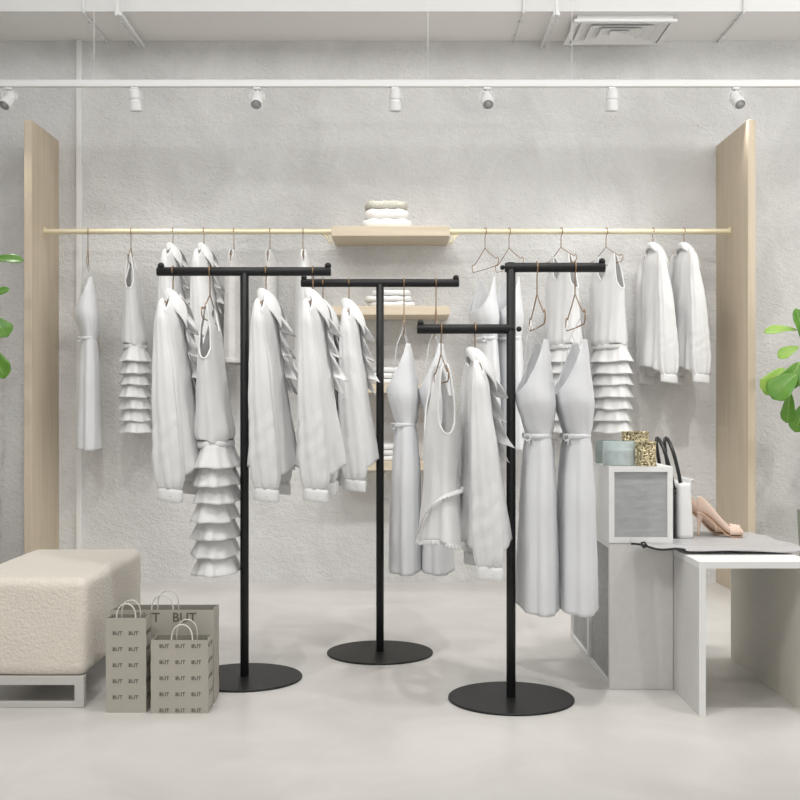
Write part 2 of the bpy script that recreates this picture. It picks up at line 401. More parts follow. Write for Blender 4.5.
rack('black T-shaped clothes rack at left, beside the shopping bags', 244.5, DL, [(X(157, DL), X(331, DL), ZL)], ZL, .224,
     [(X(161, DL), ZL+.022, .013), (X(328, DL), ZL+.022, .013)])
rack('black T-shaped clothes rack in the middle, set furthest back', 380, DM, [(X(301, DM), X(459, DM), ZM)], ZM, .227,
     [(X(304, DM), ZM+.022, .013), (X(456, DM), ZM+.022, .013)])
rack('black clothes rack at right with two bars at different heights', 511, DR, [(X(505, DR), X(605, DR), ZR), (X(417, DR), X(514, DR), ZN)], ZR+.018, .227,
     [(X(602, DR), ZR+.022, .012), (X(420.5, DR), ZN+.022, .012), (X(502.5, DR), ZR, .009), (X(519, DR), ZN, .010)])

# ------------------------------------------------------------------ hangers and garments
def arc_pts(cx, cz, r, a0, a1, n):
    return [(cx+r*cos(a0+(a1-a0)*i/n), 0, cz+r*sin(a0+(a1-a0)*i/n)) for i in range(n+1)]
def hanger_mesh(drop, apex, half, rise=.0):
    """wire hanger in the local XZ plane, rail centre at origin"""
    bm = bmesh.new(); r = .0023
    hook = arc_pts(0, 0, .0215, radians(200), radians(-70), 16)
    hook += [(.0, 0, -.036), (0, 0, apex)]
    tube(bm, hook, r, 6)
    e = half
    def side(s):
        return [(0, 0, apex), (s*e*.35, 0, apex-drop*.38), (s*e*.80, 0, apex-drop*.80), (s*e*.86, 0, apex-drop*.80), (s*e*.93, 0, apex-drop*.74),
                (s*e, 0, apex-drop*.86), (s*e*.99, 0, apex-drop*1.08), (s*e*.88, 0, apex-drop*1.22)]
    tube(bm, side(-1), r, 6)
    tube(bm, side(1), r, 6)
    tube(bm, [(-e*.88, 0, apex-drop*1.22), (0, 0, apex-drop*1.24), (e*.88, 0, apex-drop*1.22)], r, 6)
    return bm
H_DRESS = dict(drop=.10, apex=-.095, half=.20)
H_SHIRT = dict(drop=.055, apex=-.088, half=.150)
H_TANK = dict(drop=.085, apex=-.09, half=.185)
_hm = {}
def hanger(kind, loc, rz, label):
    if kind not in _hm:
        o = obj('clothes_hanger', hanger_mesh(**{'d': H_DRESS, 's': H_SHIRT, 't': H_TANK}[kind]), M_copper, smooth=True); _hm[kind] = o
    else:
        o = _hm[kind].copy(); link(o)
    o.location = loc; o.rotation_euler = (0, 0, rz)
    return tag(o, label, 'clothes hanger', 'copper wire hangers')

def foldfn(seed, freqs, sharp=1.0):
    r = random.Random(seed); ph = [r.uniform(0, 2*pi) for _ in freqs]; am = [r.uniform(.6, 1.0) for _ in freqs]
    s = sum(am)
    def F(th):
        v = sum(a*sin(f*th+p) for a, f, p in zip(am, freqs, ph))/s
        return math.copysign(abs(v)**sharp, v)
    return F
def ring_pt(a, b, th, off, ex=2.3):
    c, s = cos(th), sin(th)
    x = math.copysign(abs(c)**(2/ex), c)*a; y = math.copysign(abs(s)**(2/ex), s)*b
    n = Vector((c/max(a, .02), s/max(b, .02), 0)).normalized()
    return Vector((x, y, 0))+n*off
def ring_loft(A, Bt, top, hem, amp, F, nth=112, nz=56, cy=None, wr=.0, seed=0, ex=2.3, cx=None, close=0):
    bm = bmesh.new(); rows = []
    for j in range(nz+1):
        v = j/nz; row = []
        for i in range(nth):
            th = 2*pi*i/nth
            zt = top(th); zh = hem(th); z = zt+(zh-zt)*v
            a = interp(A, z); b = interp(Bt, z)
            if close: b *= min(1, max(.03, (zt-z)/close))**.5
            off = interp(amp, z)*F(th+.25*(z)*sin(seed+2*th))
            p = ring_pt(a, b, th, off, ex)
            if wr:
                q = Vector((p.x*9+seed*3.1, p.y*9, z*5))
                n = noise.noise(q); m = noise.noise(q*3.1)
                d = (n*.7+m*.3)*wr*min(1, v*5)
                p += Vector((cos(th), sin(th), 0))*d
            p.z = z
            if cy: p.y += interp(cy, z)
            if cx: p.x += interp(cx, z)
            row.append(p)
        rows.append(row)
    grid(bm, rows, True)
    return bm
THK = (('solid', .0022),)

# --- A: plunge-front dress with cord straps and a tied waist
def make_dress(name='long_dress', m=None, seed=3):
    m = m or M_satin
    t = thing(name, 'x', 'dress')
    PA = radians(118)
    def top(th):
        al = abs(((th+pi/2+pi) % (2*pi))-pi)       # angle away from the front
        q0, q1 = PA-radians(16), PA+radians(10)
        if al < q0: return -.455+.19*(al/q0)**2.3
        if al < q1: return -.265
        return -.265-.09*sin((al-q1)/(pi-q1)*pi/2)
    A = [(-.26, .110), (-.36, .130), (-.48, .145), (-.60, .122), (-.66, .130), (-.85, .150), (-1.23, .170)]
    Bt = [(-.26, .046), (-.34, .052), (-.44, .066), (-.49, .066), (-.56, .052), (-.605, .042), (-.66, .050), (-.85, .062), (-1.23, .072)]
    amp = [(-.26, .001), (-.48, .002), (-.58, .005), (-.61, .003), (-.75, .007), (-1.23, .013)]
    cyy = [(-.26, -.004), (-.44, -.010), (-.60, .006), (-1.23, .0)]
    bm = ring_loft(A, Bt, top, lambda th: -.605, amp, foldfn(seed, (4, 7, 11)), nz=40, wr=.005, seed=seed, cy=cyy)
    obj('bodice', bm, m, t, smooth=True, mods=THK)
    bm = ring_loft(A, Bt, lambda th: -.607, lambda th: -1.225-.005*sin(2*th+1), amp, foldfn(seed+1, (3, 5, 7)), nz=48, wr=.006, seed=seed, cy=cyy)
    obj('skirt', bm, m, t, smooth=True, mods=THK)
    bm = bmesh.new(); rows = []
    # waistband + knot at the front
    for z, g in ((-.599, .001), (-.602, .0028), (-.607, .003), (-.612, .002), (-.615, .000)):
        rows.append([ring_pt(.126, .047, 2*pi*i/60, g)+Vector((0, 0, z)) for i in range(60)])
    grid(bm, rows, True); obj('waist_tie', bm, m, t, smooth=True, mods=THK)
    bm = bmesh.new(); yk = -.058
    for s in (-1, 1):
        tube(bm, [(0, yk, -.605), (s*.012, yk-.012, -.595), (s*.028, yk-.008, -.597), (s*.032, yk, -.612), (s*.020, yk-.006, -.625), (0, yk, -.610)], [.006, .005, .0045, .0045, .005, .006], 8)
        tube(bm, [(0, yk-.004, -.61), (s*.008, yk-.006, -.625), (s*.010, yk-.008, -.645)], [.005, .004, .003], 8)
    bmesh.ops.create_uvsphere(bm, u_segments=12, v_segments=8, radius=.010, matrix=Matrix.Translation((0, yk-.006, -.608)))
    pk = ring_pt(.130, .050, -pi/2+radians(48), .002)
    bmesh.ops.transform(bm, matrix=Matrix.Translation((pk.x, pk.y, -.124)) @ Matrix.Rotation(radians(66), 4, 'Z') @ Matrix.Translation((0, .060, 0)) @ Matrix.Scale(.8, 4), verts=bm.verts)
    obj('knot', bm, m, t, smooth=True)
    for s in (-1, 1):
        bm = bmesh.new()
        p = ring_pt(.110, .046, -pi/2+s*PA, 0)
        tube(bm, [(s*.165, -.002, -.176), (s*.14, .004, -.22), (p.x, p.y-.004, -.270)], .0016, 6)
        tube(bm, [(s*.150, .0, -.180), (s*.06, -.03, -.26), (s*.04, -.045, -.38), (s*.03, -.066, -.462)], .0014, 6)
        obj('strap', bm, m, t)
    return t

# --- B: sleeveless dress with a tiered flounce skirt
def make_tiered(seed=5):
    t = thing('tiered_dress', 'x', 'dress')
    tab = [(0, -.285), (.25, -.25), (.40, -.175), (.47, -.140), (.62, -.140), (.70, -.19), (.84, -.31), (1, -.345)]
    def top(th):
        z = interp(tab, abs(cos(th)))
        if sin(th) > 0 and abs(cos(th)) < .45: z += .05*(1-abs(cos(th))/.45)
        return z
    A = [(-.13, .165), (-.34, .175), (-.50, .165), (-.655, .155)]
    Bt = [(-.13, .003), (-.17, .014), (-.25, .032), (-.35, .044), (-.50, .058), (-.63, .074), (-.665, .062)]
    cyy = [(-.13, .0), (-.34, .006), (-.655, .022)]
    amp = [(-.13, .0), (-.35, .003), (-.55, .006), (-.66, .009)]
    bm = ring_loft(A, Bt, top, lambda th: -.658-.008*sin(3*th), amp, foldfn(seed, (4, 6, 11)), nth=144, nz=50, wr=.006, seed=seed, ex=2.0, cy=cyy)
    obj('bodice', bm, M_cloth, t, smooth=True, mods=THK)
    # bound edge of armholes and neckline
    bm = bmesh.new(); pts = []
    for i in range(144):
        th = 2*pi*i/144; z = top(th); p = ring_pt(interp(A, z), interp(Bt, z), th, 0, 2.0); p.z = z; p.y += interp(cyy, z); pts.append(p)
    tube(bm, pts, .0042, 6, closed=True); obj('edge_binding', bm, M_cloth, t, smooth=True)
    # side seams
    bm = bmesh.new()
    for s in (-1, 1):
        pp = []
        for k in range(20):
            z = -.36-.29*k/19; p = ring_pt(interp(A, z), interp(Bt, z), (0 if s > 0 else pi)-.55*s, .003, 2.0); p.z = z; p.y += interp(cyy, z); pp.append(p)
        tube(bm, pp, .0016, 5)
    obj('seam', bm, M_cloth, t, smooth=True)
    bm = bmesh.new(); rows = []
    for z, g in ((-.655, .0), (-.662, .004), (-.672, .005), (-.683, .001)):
        rows.append([ring_pt(.145, .062, 2*pi*i/60, g)+Vector((0, .024, z)) for i in range(60)])
    grid(bm, rows, True); obj('waistband', bm, M_cloth, t, smooth=True, mods=THK)
    r = random.Random(seed)
    for k in range(7):
        z0 = -.672-.0675*k; h = .082+.004*r.random()
        F = foldfn(seed*7+k, (5, 7, 11), .8); G_ = foldfn(seed*9+k, (3, 5))
        ox = r.uniform(-.006, .006); oy = r.uniform(-.005, .005)
        bm = bmesh.new(); rows = []
        for j in range(11):
            v = j/10; row = []
            for i in range(150):
                th = 2*pi*i/150
                fl = v**1.2
                a = .148+.044*fl; b = .056+.034*fl
                p = ring_pt(a, b, th, (.002+.008*v)*F(th), 2.1)
                p.z = z0-h*v+.004*v*G_(th); p.y += .026; p.x += ox; p.y += oy
                row.append(p)
            rows.append(row)
        grid(bm, rows, True); obj('flounce', bm, M_cloth, t, smooth=True, mods=THK)
    return t

# --- C: blouse with collar, full sleeves, optional cascade of ruffles
def make_blouse(m, ruffle=True, seed=11, bodylen=.77):
    t = thing('blouse', 'x', 'blouse')
    def top(th):
        u = abs(cos(th)); return -.078-.085*max(0, u-.22)/.78 - (.02 if sin(th) < 0 else 0)*(1-u)
    A = [(-.07, .175), (-.16, .180), (-.30, .165), (-.80, .170)]
    Bt = [(-.07, .016), (-.12, .022), (-.20, .034), (-.45, .060), (-.80, .095)]
    cyb = [(-.07, 0), (-.2, -.008), (-.80, -.034)]
    amp = [(-.07, .001), (-.3, .003), (-.8, .013)]
    bm = ring_loft(A, Bt, top, lambda th: -bodylen-.02*cos(2*th), amp, foldfn(seed, (4, 6, 9)), wr=.006, seed=seed, cy=cyb, close=.09)
    obj('body', bm, m, t, smooth=True, mods=THK)
    for s in (-1, 1):
        F = foldfn(seed+s+4, (4, 6, 9)); rows = []; bm = bmesh.new(); nn = 56; nj = 60
        cxx = [(-.118, .130), (-.14, .150), (-.20, .172), (-.45, .190), (-.84, .185)]
        ry = [(-.118, .004), (-.128, .009), (-.16, .017), (-.22, .026), (-.40, .041), (-.62, .051), (-.74, .055), (-.80, .051), (-.832, .042)]
        rx = [(-.118, .006), (-.14, .020), (-.22, .026), (-.40, .032), (-.70, .040), (-.80, .034), (-.832, .026)]
        cyy = [(-.118, .014), (-.20, .008), (-.45, -.008), (-.70, -.020), (-.832, -.026)]
        am = [(-.118, 0), (-.20, .002), (-.35, .005), (-.60, .007), (-.76, .006), (-.835, .004)]
        Fg = foldfn(seed+s+9, (9, 13))
        for j in range(nj+1):
            z = -.118-.714*j/nj; row = []
            for i in range(nn):
                th = 2*pi*i/nn
                g = max(0, (-.68-z)/.15); off = interp(am, z)*F(th+z*.5)+g*.0045*Fg(th)
                p = ring_pt(interp(rx, z), interp(ry, z), th, off, 2.1)
                q = Vector((p.x*16+seed, p.y*16+s, z*5)); d = (noise.noise(q)*.5+noise.noise(q*2.7)*.5)*.005*min(1, j/12)
                # diagonal drag wrinkles low on the sleeve
                d += .0016*sin(90*(z+.6*p.y)+3*noise.noise(q))*exp(-((z+.66)/.12)**2)
                p += Vector((cos(th), sin(th), 0))*d
                p.x = p.x+s*interp(cxx, z); p.y += interp(cyy, z); p.z = z
                row.append(p)
            rows.append(row)
        R_ = grid(bm, rows, True); bm.faces.new(R_[0][::-1])
        sl = obj('sleeve', bm, m, t, smooth=True, mods=THK)
        bm = bmesh.new(); rows = []
        for z, g in ((-.828, -.004), (-.832, .003), (-.845, .004), (-.862, .004), (-.874, .004), (-.877, .002), (-.877, -.002), (-.86, -.001)):
            rows.append([ring_pt(.027, .044, 2*pi*i/40, g)+Vector((s*.185, -.027, z+.006*sin(2*pi*i/40))) for i in range(40)])
        grid(bm, rows, True); cu = obj('cuff', bm, m, sl, smooth=True)
        bm = bmesh.new(); bmesh.ops.create_uvsphere(bm, u_segments=10, v_segments=6, radius=.005, matrix=Matrix.Translation((s*.215, -.034, -.855)) @ Matrix.Diagonal((.5, 1, 1, 1)))
        obj('cuff_button', bm, m, sl, smooth=True)
    # collar: folded wings reaching forward and down
    bm = bmesh.new(); rows = []
    n = 60; nv = 12
    for j in range(nv+1):
        v = j/nv; row = []
        for i in range(n+1):
            a = -1+2*i/n; t_ = abs(a); s = 1 if a >= 0 else -1
            ang = t_*pi*.92
            N0 = Vector((s*.046*sin(ang), .022*cos(ang)-.002, -.066-.026*t_**2))
            O = Vector((s*(.050*sin(ang)+.012+.052*t_), .036*cos(ang)-.034*t_**2-.004, -.100-.130*t_**1.6))
            bul = 4*v*(1-v)
            p = N0.lerp(O, v)+Vector((s*.008*bul, .004*cos(ang)*bul-.012*t_*bul, .008*bul))
            p.y += .004*sin(9*a+5*v)*v
            row.append(p)
        rows.append(row)
    grid(bm, rows); obj('collar', bm, m, t, smooth=True, mods=(('solid', .0022),))
    if ruffle:
        for s in (-1, 1):
            bm = bmesh.new(); rows = []
            nz = 90
            for j in range(9):
                v = j/8; row = []
                for i in range(nz+1):
                    u = i/nz; z = -.150-.30*u
                    b = interp(Bt, z)
                    kk = u*3.4+.15; wave = kk % 1.0; sz = (1.0, .72, .9, .6, .5)[int(kk)]
                    saw = (wave/.8)**1.3 if wave < .8 else ((1-wave)/.2)
                    ext = (.014+.052*saw*sz)
                    p = Vector((s*(.012+.055*v+.020*v*sin(u*26+s)), -b-.004-ext*v+interp(cyb, z), z-.034*v*saw-.010*v))
                    row.append(p)
                rows.append(row)
            grid(bm, rows); obj('ruffle', bm, m, t, smooth=True, mods=THK)
    else:
        bm = bmesh.new(); rows = []
        for j in range(40):
            z = -.12-(bodylen-.14)*j/39; b = interp(Bt, z)
            rows.append([Vector((x, -b-.0035-.002*(abs(x) < .012)+interp(cyb, z), z)) for x in (-.016, -.012, 0, .012, .016)])
        grid(bm, rows); obj('button_placket', bm, m, t, smooth=True, mods=THK)
    return t

# --- D: knitted tank top
def make_knit(seed=21, ragged=False, m=None):
    t = thing('knit_top', 'x', 'top')
    tab = [(0, -.24), (.3, -.20), (.42, -.115), (.75, -.125), (.88, -.150), (1, -.185)]
    top = lambda th: interp(tab, abs(cos(th)))
    A = [(-.11, .170), (-.34, .170), (-.76, .175)]
    Bt = [(-.11, .006), (-.16, .028), (-.25, .043), (-.50, .046), (-.76, .050)]
    amp = [(-.11, .0), (-.35, .002), (-.76, .007)]
    hem = (lambda th: -.745-.02*abs(((th*7) % 1)-.5)*2-.05*cos(th)) if ragged else (lambda th: -.75)
    bm = ring_loft(A, Bt, top, hem, amp, foldfn(seed, (3, 5, 8)), nz=50, wr=.006, seed=seed, ex=2.0)
    obj('body', bm, m or M_knit, t, smooth=True, mods=(('solid', .004),))
    bm = bmesh.new(); pts = []
    for i in range(112):
        th = 2*pi*i/112; z = top(th); p = ring_pt(interp(A, z), interp(Bt, z), th, 0, 2.0); p.z = z; pts.append(p)
    tube(bm, pts, .0045, 6, closed=True); obj('ribbed_edge', bm, m or M_knit, t, smooth=True)
    bm = bmesh.new(); pts = []
    for k in range(2):
        rows = []
        for z, g in ((-.735, .003), (-.745, .005), (-.760, .005), (-.765, .002)):
            rows.append([ring_pt(.175, .050, 2*pi*i/80, g+.004*foldfn(seed, (3, 5, 8))(2*pi*i/80))+Vector((0, 0, z)) for i in range(80)])
    grid(bm, rows, True)
    if not ragged: obj('hem_band', bm, m or M_knit, t, smooth=True, mods=THK)
    else:
        bm.free(); bm = bmesh.new()
        for i in range(46):   # short fringe
            th = 2*pi*i/46; p = ring_pt(.176, .050, th, .003); z = hem(th)
            tube(bm, [(p.x, p.y, z+.006), (p.x*1.02, p.y*1.05, z-.012), (p.x*1.03, p.y*1.08, z-.030)], [.003, .0035, .001], 5)
        obj('fringe', bm, m or M_knit, t, smooth=True)
    return t

# --- E: wrap blouse-dress with ruffled edge
def make_wrap(seed=31):
    t = thing('wrap_dress', 'x', 'dress')
    tab = [(0, -.40), (.25, -.30), (.42, -.135), (.64, -.130), (.74, -.20), (.87, -.34), (1, -.375)]
    def top(th):
        z = interp(tab, abs(cos(th)))
        if sin(th) > 0: z = max(z, -.24) if abs(cos(th)) < .6 else z
        return z
    A = [(-.12, .165), (-.36, .165), (-.52, .150), (-.80, .185)]
    Bt = [(-.12, .006), (-.17, .026), (-.30, .052), (-.42, .060), (-.52, .058), (-.80, .082)]
    amp = [(-.12, .0), (-.40, .004), (-.55, .007), (-.80, .014)]
    def hem(th):   # short in front, dropping in a rounded tail
        return -.755-.008*sin(3*th)
    F = foldfn(seed, (4, 7, 11))
    bm = ring_loft(A, Bt, top, hem, amp, F, nth=144, wr=.008, seed=seed, ex=2.0)
    obj('body', bm, M_cloth, t, smooth=True, mods=THK)
    bm = bmesh.new(); pts = []
    for i in range(144):
        th = 2*pi*i/144; z = top(th); p = ring_pt(interp(A, z), interp(Bt, z), th, 0, 2.0); p.z = z; pts.append(p)
    tube(bm, pts, .004, 6, closed=True); obj('edge_binding', bm, M_cloth, t, smooth=True)
    bm = bmesh.new(); rows = []; nn = 360
    for j in range(4):
        v = j/3; row = []
        for i in range(nn):
            th = 2*pi*i/nn; z = hem(th)
            p = ring_pt(interp(A, z), interp(Bt, z), th, interp(amp, z)*F(th)+.003+.005*v*sin(th*48), 2.0)
            p.z = z+.004-.016*v; row.append(p)
        rows.append(row)
    grid(bm, rows, True); obj('ruffled_hem', bm, M_cloth, t, smooth=True, mods=THK)
    bm = bmesh.new(); rows = []       # ruffled wrap edge crossing the front
    for j in range(4):
        v = j/3; row = []
        for i in range(120):
            u = i/119; th = 1.3-2.75*u; z = -.565-.02*u-.15*u**4
            p = ring_pt(interp(A, z), interp(Bt, z), th, .006+.012*v, 2.0); p.z = z-.012*v+.003*sin(u*120)*v
            row.append(p)
        rows.append(row)
    grid(bm, rows); obj('wrap_ruffle', bm, M_cloth, t, smooth=True, mods=THK)
    return t

PROTO = {}
def garment(kind, px, rd, rz_, glabel, hlabel, sc=(1, 1, 1), group=None):
    d, z = rd
    mk = {'A': make_dress, 'B': make_tiered, 'C': lambda: make_blouse(M_linen), 'P': lambda: make_blouse(M_cloth, False, 17, .80),
          'K': make_knit, 'F': lambda: make_knit(25, True, M_cloth), 'E': make_wrap}[kind]
    if kind in PROTO: t = copy_tree(PROTO[kind])
    else: t = mk(); PROTO[kind] = t
    loc = (X(px, d), d, z)
    if kind == 'A' and rd is GR: sc = (1, 1, 1.025)
    t.location = loc; t.rotation_euler = (0, 0, radians(rz_)); t.scale = sc
    t['label'] = glabel
    t['group'] = {'A': 'plunge-neck satin dresses', 'B': 'tiered sleeveless dresses', 'C': 'ruffled white blouses', 'P': 'plain white blouses',
                  'K': 'knitted white tops'}.get(kind, 'single garments')
    hanger({'A': 'd', 'B': 't', 'C': 's', 'P': 's', 'K': 't', 'F': 't', 'E': 't'}[kind], loc, radians(rz_), hlabel)
    return t
GR = (GD, GZ); LR = (DL, ZL); MR = (DM, ZM); RR = (DR, ZR); NR = (DR, ZN)
H = 'copper wire hanger '
LIST = [
 ('A', 88, GR, -76, 'white tied-waist dress, leftmost garment on the brass rail', H+'of the leftmost dress on the brass rail'),
 ('B', 131, GR, -82, 'white tiered ruffle dress hanging second from left on the brass rail', H+'of the tiered dress beside the leftmost wall dress'),
 ('C', 173, GR, 88, 'white blouse on brass rail above the left knob of the left rack', H+'of the wall blouse above the left rack knob'),
 ('C', 204, GR, 88, 'white blouse on brass rail, right of another blouse and left of knit tops', H+'of the second wall blouse behind the left rack'),
 ('K', 234, GR, 92, 'narrow knitted white top on the brass rail just left of the left rack post', H+'of the knitted top just left of the left post'),
 ('K', 270, GR, 92, 'narrow knitted white top on the brass rail just right of the left rack post', H+'of the knitted top just right of the left post'),
 ('F', 303, GR, -84, 'white sleeveless fringed top on brass rail nearest the oak shelf', H+'of the fringed top, nearest left of the oak shelf'),
 ('A', 485, GR, -72, 'white dress on brass rail, first garment right of the oak shelf', H+'of the first wall dress right of the oak shelf'),
 ('A', 509, GR, -72, 'white dress on brass rail directly behind the right rack post', H+'of the wall dress behind the right rack post'),
 ('B', 561, GR, -70, 'white tiered dress on brass rail seen between the two long satin dresses', H+'of the tiered dress behind the two satin dresses'),
 ('B', 606, GR, -70, 'white tiered ruffle dress on brass rail right of the right rack', H+'of the tiered dress right of the right rack'),
 ('P', 653, GR, 97, 'plain white long-sleeved blouse on brass rail, left one of the right-end pair', H+'of the left blouse in the right-end pair'),
 ('P', 684, GR, 97, 'plain white long-sleeved blouse hanging closest to the right oak panel', H+'of the blouse closest to the right oak panel'),
 ('C', 173, LR, 90, 'ruffled white blouse hanging at the left end of the left black rack', H+'at the left end of the left black rack'),
 ('B', 210, LR, -90, 'white tiered ruffle dress on the left black rack, left of its post', H+'of the tiered dress on the left black rack'),
 ('C', 266, LR, 89, 'ruffled white blouse on the left rack, directly right of its post', H+'of the blouse directly right of the left post'),
 ('C', 313, LR, 89, 'ruffled white blouse at the right end of the left black rack', H+'of the blouse at the left rack right end'),
 ('C', 323, MR, 91, 'ruffled white blouse on the middle rack, mostly hidden behind a nearer blouse', H+'at the left end of the middle black rack'),
 ('C', 349, MR, 91, 'ruffled white blouse on the middle rack, next left of its post', H+'of the blouse next left of the middle post'),
 ('A', 404, MR, -90, 'silvery white dress on the middle rack, next right of its post', H+'of the dress next right of the middle post'),
 ('A', 436, MR, -90, 'silvery white long dress at right end of middle rack, behind the ruffle-hemmed dress', H+'at the right end of the middle black rack'),
 ('E', 441, NR, -84, 'short white wrap dress with wavy ruffled hem on the lower right-rack bar', H+'of the short ruffle-hemmed dress on the lower bar'),
 ('C', 475, NR, 93, 'white blouse on the lower bar of the right rack, beside its post', H+'of the blouse on the lower bar beside the post'),
 ('A', 537, RR, -89, 'long silvery dress on right rack upper bar, the one next to the post', H+'of the long dress next to the right post'),
 ('A', 575, RR, -89, 'long silvery dress on right rack upper bar, the outer one nearest the boxes', H+'of the outer long dress on the upper bar'),
]
for g in LIST: garment(*g)

# ------------------------------------------------------------------ ottoman
t = thing('ottoman', 'cream boucle upholstered bench on a pale metal sled frame', 'bench', (0, 0, 0))
bx0, bx1, by0, by1, bz0, bz1 = -1.56, -1.098, 3.885, 4.735, .110, .452
def soft_box(x0, x1, y0, y1, z0, z1, r, nsub=10, puff=.008):
    bm = bmesh.new()
    bmesh.ops.create_cube(bm, size=2)
    bmesh.ops.subdivide_edges(bm, edges=bm.edges, cuts=nsub*2, use_grid_fill=True)
    hx, hy, hz = (x1-x0)/2, (y1-y0)/2, (z1-z0)/2
    for v in bm.verts:
        def warp(t, h):   # concentrate verts near edges
            s = math.copysign(1, t); a = abs(t); k = 1-(r*1.3)/h
            return s*((a/.6)*k if a < .6 else k+(a-.6)/.4*(1-k))*h
        p = Vector((warp(v.co.x, hx), warp(v.co.y, hy), warp(v.co.z, hz)))
        q = Vector((max(-hx+r, min(hx-r, p.x)), max(-hy+r, min(hy-r, p.y)), max(-hz+r, min(hz-r, p.z))))
        d = p-q
        if d.length > 1e-7: p = q+d.normalized()*r
        ux, uy, uz = p.x/hx, p.y/hy, p.z/hz
        pf = puff*max(0, 1-ux*ux)*max(0, 1-uy*uy)
        if uz > .9: p.z += pf
        pf2 = puff*max(0, 1-uz*uz)
        if abs(uy) > .9: p.y += math.copysign(pf2*(1-ux*ux), uy)
        if abs(ux) > .9: p.x += math.copysign(pf2*(1-uy*uy), ux)
        q = p*7; p += Vector((noise.noise(q), noise.noise(q+Vector((9, 0, 0))), noise.noise(q+Vector((0, 9, 0)))))*.0025
        v.co = p+Vector(((x0+x1)/2, (y0+y1)/2, (z0+z1)/2))
    return bm
bm = soft_box(bx0, bx1, by0, by1, bz0, bz1, .034, puff=.004)
# vertical tension creases on the side near the front corner
for v in bm.verts:
    if v.co.x > bx1-.02 and v.co.z < bz1-.05:
        for yc, a in ((3.99, .005), (4.03, .004), (4.08, .0035), (4.14, .002)):
            v.co.x -= a*exp(-((v.co.y-yc)/.008)**2)*min(1, max(0, (bz1-.06-v.co.z)/.1))
obj('cushion', bm, M_boucle, t, smooth=True)
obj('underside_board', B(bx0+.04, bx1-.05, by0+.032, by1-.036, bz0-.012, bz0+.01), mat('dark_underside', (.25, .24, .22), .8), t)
for y0, y1 in ((by0+.004, by0+.030), (by1-.034, by1-.008)):
    bm = bmesh.new(); xa, xb = bx0+.01, bx1-.008
    box(bm, xa, xb, y0, y1, bz0-.030, bz0+.002); box(bm, xa, xb, y0, y1, .0005, .022)
    box(bm, xa, xa+.034, y0, y1, .022, bz0-.030); box(bm, xb-.034, xb, y0, y1, .022, bz0-.030)
    obj('sled_leg', bm, M_steel, t, mods=(('bevel', .0015, 1),))
for xa in (bx0+.06, bx1-.10):
    obj('side_rail', B(xa, xa+.034, by0+.030, by1-.034, bz0-.030, bz0+.002), M_steel, t, mods=(('bevel', .0015, 1),))

# ------------------------------------------------------------------ shopping bags
def text_mesh(txts, mat_, parent):
    """txts: list of (string, size, x, z, y, face) ; face 'f' front (-y) or 'r' right (+x)"""
    bm = bmesh.new()
    for s, size, x, y, z, face in txts:
        cu = bpy.data.curves.new('lettering', 'FONT'); cu.body = s; cu.size = size; cu.align_x = 'CENTER'; cu.align_y = 'CENTER'; cu.resolution_u = 2
        cu.extrude = .0002; cu.offset = size*.012
        o = bpy.data.objects.new('lettering', cu); link(o)
        bpy.context.view_layer.update()
        me = o.to_mesh().copy(); o.to_mesh_clear()
        M = Matrix.Rotation(pi/2, 4, 'X')
        if face == 'r': M = Matrix.Rotation(pi/2, 4, 'Z') @ M
        me.transform(Matrix.Translation((x, y, z)) @ M)
        bm.from_mesh(me); bpy.data.objects.remove(o); bpy.data.curves.remove(cu); bpy.data.meshes.remove(me)
    return obj('printed_lettering', bm, mat_, parent)
def shopping_bag(x0, x1, y0, y1, h, rot, label, cols, rows_, tsize, handle_x, hw, hh, mg, big=False):
    cx, cy = (x0+x1)/2, (y0+y1)/2; w, d = (x1-x0)/2, (y1-y0)/2
    t = thing('shopping_bag', label, 'shopping bag', (cx, cy, 0.0005), radians(rot), 'taupe paper shopping bags')
    bm = bmesh.new()
    # open-topped shell; side gussets pinch inward towards the top
    nz = 12; rows = []
    for j in range(nz+1):
        z = h*j/nz; pin = .16*d*(j/nz)**1.5
        c = [(-w, -d), (0, -d-.001), (w, -d), (w-pin, 0), (w, d), (0, d), (-w, d), (-w+pin, 0)]
        rows.append([Vector((a+.0008*sin(j*2+b*90), b, z)) for a, b in c])
    R_ = grid(bm, rows, True); bm.faces.new(R_[0])
    obj('paper_body', bm, M_paper, t, mods=(('solid', .0016),))
    bm = bmesh.new(); rows = []   # folded-over rim inside
    for z in (h-.035, h-.001):
        pin = .16*d; e = .0016
        rows.append([Vector((a*(1-e/w*1.5), b*(1-e/d*1.5), z)) for a, b in [(-w, -d), (w, -d), (w-pin, 0), (w, d), (-w, d), (-w+pin, 0)]])
    grid(bm, rows, True); obj('folded_rim', bm, M_paperin, t, mods=(('solid', .0008),))
    for s in (-1, 1):
        bm = bmesh.new(); pts = []; yy = s*(d-.004)
        for k in range(25):
            a = pi*k/24
            pts.append((handle_x+hw*cos(a)*1.0, yy+s*.002-s*.0*sin(a), h-.004+hh*sin(a)**.75))
        pts = [(handle_x+hw, yy, h-.03)]+pts+[(handle_x-hw, yy, h-.03)]
        tube(bm, pts, .0024, 8); obj('handle', bm, M_cord, t, smooth=True)
    T = []
    if big:
        for xx in cols: T.append(('BUT', tsize, xx, -d-.0022, h-mg, 'f'))
    else:
        for r in range(rows_):
            zz = h-mg-r*.0552
            if zz < .006: continue
            for xx in cols: T.append(('BUT', tsize, xx, -d-.0022, zz, 'f'))
            for k in range(2): T.append(('BUT', tsize, w+.0006, -d*.5+d*k, zz-.0, 'r'))
    text_mesh(T, M_ink, t)
    return t
bagF = (X(106, 3.83), X(146, 3.83))
